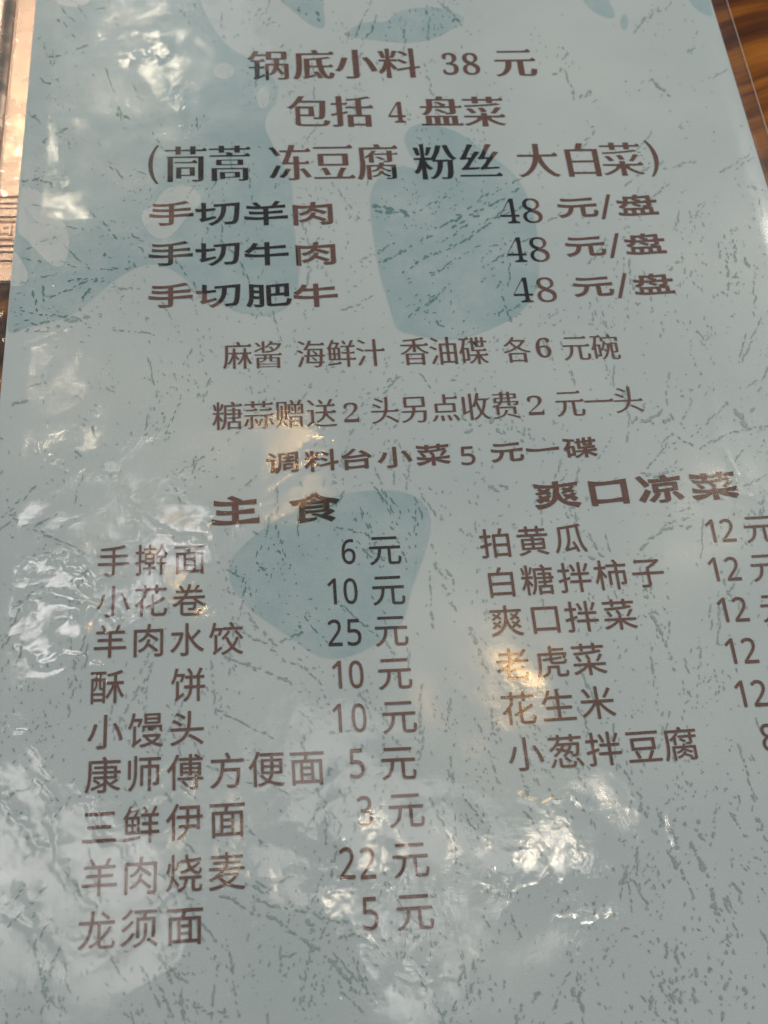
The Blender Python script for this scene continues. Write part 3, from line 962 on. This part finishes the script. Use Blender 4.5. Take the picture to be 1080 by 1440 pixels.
def crease(pts, wpx, jag=0.0, seed=0):
    """bright fold line: gaussian profile about a polyline"""
    d = np.full(PX.shape, 1e9)
    t_ = np.zeros(PX.shape)
    jx = noise(0.004, 500 + seed) * jag
    jy = noise(0.004, 600 + seed) * jag
    for (ax, ay), (bx, by) in zip(pts, pts[1:]):
        L2 = (bx - ax) ** 2 + (by - ay) ** 2
        t = np.clip(((PX + jx - ax) * (bx - ax) + (PY + jy - ay) * (by - ay)) / L2, 0, 1)
        dd = np.hypot(PX + jx - ax - t * (bx - ax), PY + jy - ay - t * (by - ay))
        d = np.minimum(d, dd)
    return np.exp(-(d / wpx) ** 2)


Z = np.zeros((ny, nx))
mm = 0.001
# calm at the upper right, restless at the left and the bottom
rest = 0.12 + 0.9 * blob(100, 800, 330, 420) + 0.9 * blob(150, 1250, 420, 240) + 0.9 * blob(650, 1240, 330, 170) + 0.5 * blob(180, 150, 240, 170)
rest = np.clip(rest, 0, 1.25)
Z += 0.09 * mm * noise(0.060, 1)
Z += 0.060 * mm * noise(0.022, 2) * (0.25 + rest)
Z += 0.014 * mm * noise(0.009, 3) * rest
rid = 1 - np.abs(noise(0.012, 4, 2.2, 0.6))
Z += 0.016 * mm * np.clip(rid, 0, 1) ** 3 * rest ** 2 * 1.2
Z += 0.0034 * mm * noise(0.0022, 5) * (0.06 + rest) + 0.0011 * mm * noise(0.0012, 15) * (0.15 + rest)
# blisters under the film with a scaly inside
cell = noise(0.0011, 6)
for (cx, cy, rx, ry, rot, am, ce) in [
    (207, 80, 46, 17, -8, 0.22, 0.022), (205, 46, 34, 7, 4, 0.05, 0.018), (252, 145, 13, 32, 4, 0.12, 0.022), (262, 188, 14, 12, 40, 0.06, 0.014), (285, 178, 18, 18, 0, 0.05, 0.010),
    (62, 225, 32, 20, 15, 0.14, 0.024), (92, 260, 12, 11, 0, 0.06, 0.022), (300, 35, 12, 9, 30, 0.05, 0.016), (262, 28, 36, 7, 20, 0.04, 0.006),
    (40, 525, 26, 14, -10, 0.16, 0.010), (65, 520, 13, 20, 30, 0.10, 0.010), (115, 500, 6, 13, 15, 0.09, 0.010), (150, 518, 12, 6, 10, 0.06, 0.010), (96, 620, 20, 9, 0, 0.10, 0.014),
    (165, 555, 22, 8, -10, 0.04, 0.003), (140, 635, 18, 8, -10, 0.05, 0.002),
    (785, 1150, 34, 20, -30, 0.10, 0.016), (740, 1250, 20, 34, 25, 0.12, 0.010), (830, 1215, 40, 24, 10, 0.07, 0.014), (690, 1235, 22, 16, 30, 0.12, 0.020), (688, 1262, 14, 12, 0, 0.10, 0.016),
    (600, 1352, 34, 15, 5, 0.10, 0.008), (592, 1395, 12, 9, 0, 0.09, 0.004), (518, 1320, 10, 9, 30, 0.07, 0.006), (626, 1133, 7, 14, 0, 0.07, 0.004), (672, 1068, 8, 5, 0, 0.05, 0.002), (600, 1107, 8, 5, 10, 0.05, 0.002), (944, 1170, 9, 30, -14, 0.07, 0.002), (1022, 1172, 8, 20, -10, 0.05, 0.002), (812, 1346, 8, 6, 0, 0.05, 0.008),
    (265, 1160, 26, 12, -6, 0.08, 0.014), (192, 1155, 13, 13, 0, 0.06, 0.024), (118, 1160, 14, 40, -14, 0.12, 0.002), (100, 1128, 12, 26, 10, 0.08, 0.0), (45, 1185, 30, 12, 40, 0.10, 0.004),
    (236, 713, 26, 12, 20, 0.10, 0.008), (180, 696, 9, 24, -25, 0.09, 0.006), (60, 800, 34, 20, -20, 0.15, 0.004), (80, 838, 50, 12, 8, 0.12, 0.004), (120, 800, 24, 12, 20, 0.10, 0.010), (228, 812, 9, 14, 0, 0.05, 0.014),
    (455, 562, 14, 6, -8, 0.05, 0.008), (452, 612, 18, 6, -8, 0.05, 0.004), (410, 655, 24, 18, -20, 0.04, 0.010), (1030, 668, 10, 16, 10, 0.08, 0.016), (1042, 700, 10, 9, 0, 0.06, 0.010), (720, 945, 22, 28, 0, 0.02, 0.006),
    (0, 650, 10, 14, 0, 0.08, 0.010), (300, 1425, 16, 8, 0, 0.05, 0.004), (208, 1430, 12, 8, 0, 0.05, 0.008),
]:
    b = blob(cx, cy, rx, ry, rot, 1.6)
    Z += mm * am * 0.4 * b * (0.75 + 0.25 * noise(0.006, int(cx * 7 + cy))) + mm * ce * 0.6 * b * cell
# folds
for i, (pts, wd, am, jag) in enumerate([
    ([(0, 495), (40, 486), (80, 472), (96, 468)], 4, .16, 1.5), ([(45, 635), (62, 645), (85, 655), (105, 668)], 4, .13, 3), ([(105, 668), (140, 668), (165, 680), (178, 705), (192, 722)], 4, .15, 4),
    ([(192, 722), (220, 740), (245, 755), (285, 758)], 4, .16, 2), ([(170, 690), (180, 712), (190, 725)], 3, .12, 2), ([(0, 660), (25, 672)], 4, .12, 3),
    ([(30, 800), (38, 785), (58, 780), (90, 792), (120, 805), (135, 825)], 5, .16, 3), ([(35, 835), (60, 832), (90, 840), (115, 850)], 5, .18, 2), ([(130, 845), (150, 855), (165, 875)], 3, .12, 2), ([(115, 820), (130, 830), (150, 812)], 4, .12, 2),
    ([(0, 1120), (22, 1150), (45, 1180), (60, 1192)], 6, .12, 4), ([(60, 1100), (75, 1150), (80, 1210), (95, 1245), (130, 1275)], 7, .11, 4), ([(105, 1100), (120, 1130), (135, 1160), (150, 1190)], 4, .14, 4), ([(140, 1120), (140, 1145), (148, 1185)], 3, .12, 3),
    ([(190, 1140), (210, 1128), (235, 1118)], 4, .10, 2), ([(235, 1165), (265, 1155), (300, 1158)], 3, .08, 2), ([(150, 1180), (175, 1195), (180, 1215)], 4, .10, 3),
    ([(490, 1290), (505, 1315), (520, 1330)], 4, .12, 3), ([(560, 1372), (585, 1385), (615, 1375), (640, 1378)], 4, .10, 3), ([(675, 1240), (690, 1260), (710, 1255), (722, 1242)], 3, .12, 3), ([(690, 1225), (700, 1250)], 3, .1, 2),
    ([(700, 1290), (730, 1255), (770, 1230), (790, 1250)], 4, .10, 3), ([(730, 1120), (760, 1135), (800, 1120), (830, 1130)], 4, .08, 3), ([(780, 1290), (830, 1300), (870, 1290), (890, 1275)], 4, .07, 3),
    ([(938, 1140), (942, 1170), (955, 1200)], 3, .10, 1), ([(1020, 640), (1035, 670), (1033, 720)], 3, .12, 2), ([(1000, 560), (1010, 620), (1045, 690), (1080, 720)], 8, .10, 2), ([(1030, 690), (1050, 700), (1080, 690)], 4, .08, 3),
    ([(24, 268), (36, 290), (50, 312)], 2.6, .12, 0.5), ([(60, 60), (120, 52), (160, 50), (215, 46)], 4, .04, 2), ([(210, 1090), (170, 1105)], 3, .05, 1), ([(430, 600), (470, 590), (500, 600)], 5, .06, 2), ([(300, 740), (380, 690), (430, 650), (480, 625)], 14, .16, 2),
    ([(545, 1255), (570, 1250), (600, 1252)], 2.4, .05, 1), ([(20, 905), (60, 930), (110, 925), (150, 950)], 7, .12, 3), ([(0, 1010), (40, 1040), (70, 1090)], 6, .12, 3), ([(10, 1290), (50, 1300), (90, 1330), (140, 1335)], 10, .10, 4),
    ([(200, 620), (240, 600), (300, 610)], 7, .05, 2), ([(330, 1400), (400, 1385), (470, 1410)], 7, .08, 2), ([(640, 1300), (665, 1350), (650, 1400)], 5, .07, 3), ([(840, 1060), (880, 1100), (900, 1150)], 8, .06, 2), ([(575, 1180), (578, 1240), (580, 1300)], 2.0, .03, 1),
]):
    Z += mm * am * 0.8 * crease(pts, wd, jag, i)
# the film steps down from the paper's edge to the sealed rim
edge = np.minimum(GX - XL, XR - GX)
Z += mm * np.where(GX < 0, 0.05, 0.0) * np.exp(-((edge - 0.0006) / 0.0007) ** 2) * (1 + 0.35 * noise(0.003, 77))
near = np.clip(edge / 0.009, 0, 1)
near = near * near * (3 - 2 * near)
Z = 0.00034 + 0.00051 * near + Z * (0.25 + 0.75 * near)
Z = np.maximum(Z, 0.00028)
rimm = np.clip(-edge / 0.0012, 0, 1)
rimm = rimm * rimm * (3 - 2 * rimm)
Z = Z * (1 - rimm) + (0.0003 + 0.00004 * noise(0.008, 9)) * rimm
VX = GX.copy()
# the outer cut is not quite straight
VX[:, 0] += 0.00025 * noise(0.02, 21)[:, 0]
VX[:, -1] += 0.00015 * noise(0.03, 22)[:, 0]
co = np.stack([VX, GY, Z], -1).reshape(-1, 3).astype(np.float32)
ii = (np.arange(ny - 1)[:, None] * nx + np.arange(nx - 1)[None, :]).ravel()
quads = np.stack([ii, ii + 1, ii + nx + 1, ii + nx], 1).astype(np.int32)
me = bpy.data.meshes.new('film')
me.vertices.add(len(co))
me.vertices.foreach_set('co', co.ravel())
me.loops.add(quads.size)
me.loops.foreach_set('vertex_index', quads.ravel())
me.polygons.add(len(quads))
me.polygons.foreach_set('loop_start', np.arange(0, quads.size, 4, dtype=np.int32))
me.polygons.foreach_set('use_smooth', np.ones(len(quads), bool))
me.update(calc_edges=True)
link('film', me, M_film, menu, label='clear glossy film with creases and blisters')

# thin cut edge all round the sealed film
E0, E1 = x0 - 0.0000, x1
t = 0.00028


def strip(xa, xb, ya, yb, za, zb):
    return mesh([(xa, ya, za), (xb, ya, za), (xb, yb, za), (xa, yb, za), (xa, ya, zb), (xb, ya, zb), (xb, yb, zb), (xa, yb, zb)],
                [(3, 2, 1, 0), (4, 5, 6, 7), (0, 1, 5, 4), (1, 2, 6, 5), (2, 3, 7, 6), (3, 0, 4, 7)])


yb_, yt_ = YB - RIM, YT + RIM
for a in [(E0 - t, E0 - 0.00003, yb_, yt_), (E1 + 0.00003, E1 + t, yb_, yt_), (E0, E1, yb_ - t, yb_ - 0.00003), (E0, E1, yt_ + 0.00003, yt_ + t)]:
    link('sealed_edge', strip(*a, -0.0001, 0.00025), M_edge, menu)

# ------------------------------------------------------------------ the metal tray under the left rim
tray_front = at(5, 394).y
TZ = -0.0004
tray = empty('metal_tray', (XL - 0.06, tray_front + 0.06, TZ - 0.002), 'shiny copper coloured metal tray with embossed key pattern, under the left menu edge', 'tray')


def rounded_box(xa, xb, ya, yb, za, zb, r):
    """box whose top edges are rounded off"""
    V, Fc = [], []
    rings = [(0, za)] + [(r * (1 - math.cos(a)), zb - r * (1 - math.sin(a))) for a in (0, math.pi / 8, math.pi / 4, 3 * math.pi / 8, math.pi / 2)]
    for ins, z in rings:
        V += [(xa + ins, ya + ins, z), (xb - ins, ya + ins, z), (xb - ins, yb - ins, z), (xa + ins, yb - ins, z)]
    for k in range(len(rings) - 1):
        for i in range(4):
            j = (i + 1) % 4
            Fc.append((k * 4 + i, k * 4 + j, k * 4 + 4 + j, k * 4 + 4 + i))
    b = (len(rings) - 1) * 4
    Fc += [(b, b + 1, b + 2, b + 3), (3, 2, 1, 0)]
    return mesh(V, Fc)


TX0, TX1 = XL - 0.16, XL + 0.004
Tb = TZ - 0.0016
link('plate', rounded_box(TX0, TX1, tray_front, tray_front + 0.26, table_z(XL) + 0.0002 - 0.0009, TZ - 0.0010, 0.0004), M_metal, tray)


def row(py0, py1):
    return at(10, py1).y, at(10, py0).y


for (p0, p1, h) in [(277, 283, .0005), (285, 289.5, .0004), (292, 302, .0006), (337, 343, .0007), (345, 351.5, .0006), (354, 364, .0006), (368, 393, .0006)]:
    ya, yb = row(p0, p1)
    link('ridge', rounded_box(TX0 + 0.001, TX1 - 0.0005, ya, yb, TZ - 0.0012, TZ - 0.0010 + h, min(h * .7, (yb - ya) * .45)), M_metal, tray)
ya, yb = row(275, 150)
ya, yb = min(ya, yb), max(ya, yb)
link('raised_field', rounded_box(TX0 + 0.001, TX1 - 0.0005, row(274, 275)[1], tray_front + 0.25, TZ - 0.0012, TZ - 0.0003, 0.0005), M_metal, tray)


def key_motif(cx, cy, s):
    """square spiral in relief, a square tube swept along its path"""
    V, Fc = [], []
    path = [(-.5, -.5), (.5, -.5), (.5, .5), (-.5, .5), (-.5, -.18), (.12, -.18), (.12, .16), (-.12, .16)]
    P = []
    for i, p in enumerate(path):
        P.append(Vector((cx + p[0] * s, cy + p[1] * s)))
    w_ = s * 0.085
    for a, b in zip(P, P[1:]):
        e = (b - a).normalized()
        q = Vector((-e.y, e.x)) * w_
        a2, b2 = a - e * w_, b + e * w_
        k = len(V)
        for (pt, zz, f) in ((a2, 0, 1), (b2, 0, 1), (a2, .0005, .7), (b2, .0005, .7), (a2, .00065, .25), (b2, .00065, .25)):
            V.append((*(pt + q * f), TZ - .0011 + zz))
            V.append((*(pt - q * f), TZ - .0011 + zz))
        for r_ in (0, 4):
            Fc += [(k + r_, k + r_ + 2, k + r_ + 6, k + r_ + 4), (k + r_ + 3, k + r_ + 1, k + r_ + 5, k + r_ + 7)]
            Fc += [(k + r_ + 1, k + r_, k + r_ + 4, k + r_ + 5), (k + r_ + 2, k + r_ + 3, k + r_ + 7, k + r_ + 6)]
        Fc.append((k + 8, k + 10, k + 11, k + 9))
    return mesh(V, Fc)


# wall of the tray that rises just outside the menu's rim
V, Fc = [], []
prof = [(0, -.0008), (-.0006, -.0001), (-.0016, .0008), (-.0030, .0014), (-.0050, .0018), (-.0080, .0020), (-.012, .0018), (-.016, .0010)]
yr = np.linspace(row(266, 266)[0], tray_front + 0.24, 24)
for y in yr:
    for (dx, dz) in prof:
        V.append((x0 - 0.0006 + dx, y, dz))
for r_ in range(len(yr) - 1):
    for q in range(len(prof) - 1):
        a = r_ * len(prof) + q
        Fc.append((a + 1, a, a + len(prof), a + len(prof) + 1))
me = mesh(V, Fc)
for p in me.polygons:
    p.use_smooth = True
link('rolled_wall', me, M_metal, tray)
ya, yb = row(306, 335)
s_ = (yb - ya) * 0.86
cx0 = at(10, 320).x
cyk = (ya + yb) / 2
k = 0
while cx0 - k * s_ * 1.28 > TX0 + s_:
    link('key_relief', key_motif(cx0 - k * s_ * 1.28, cyk, s_), M_metal, tray)
    k += 1
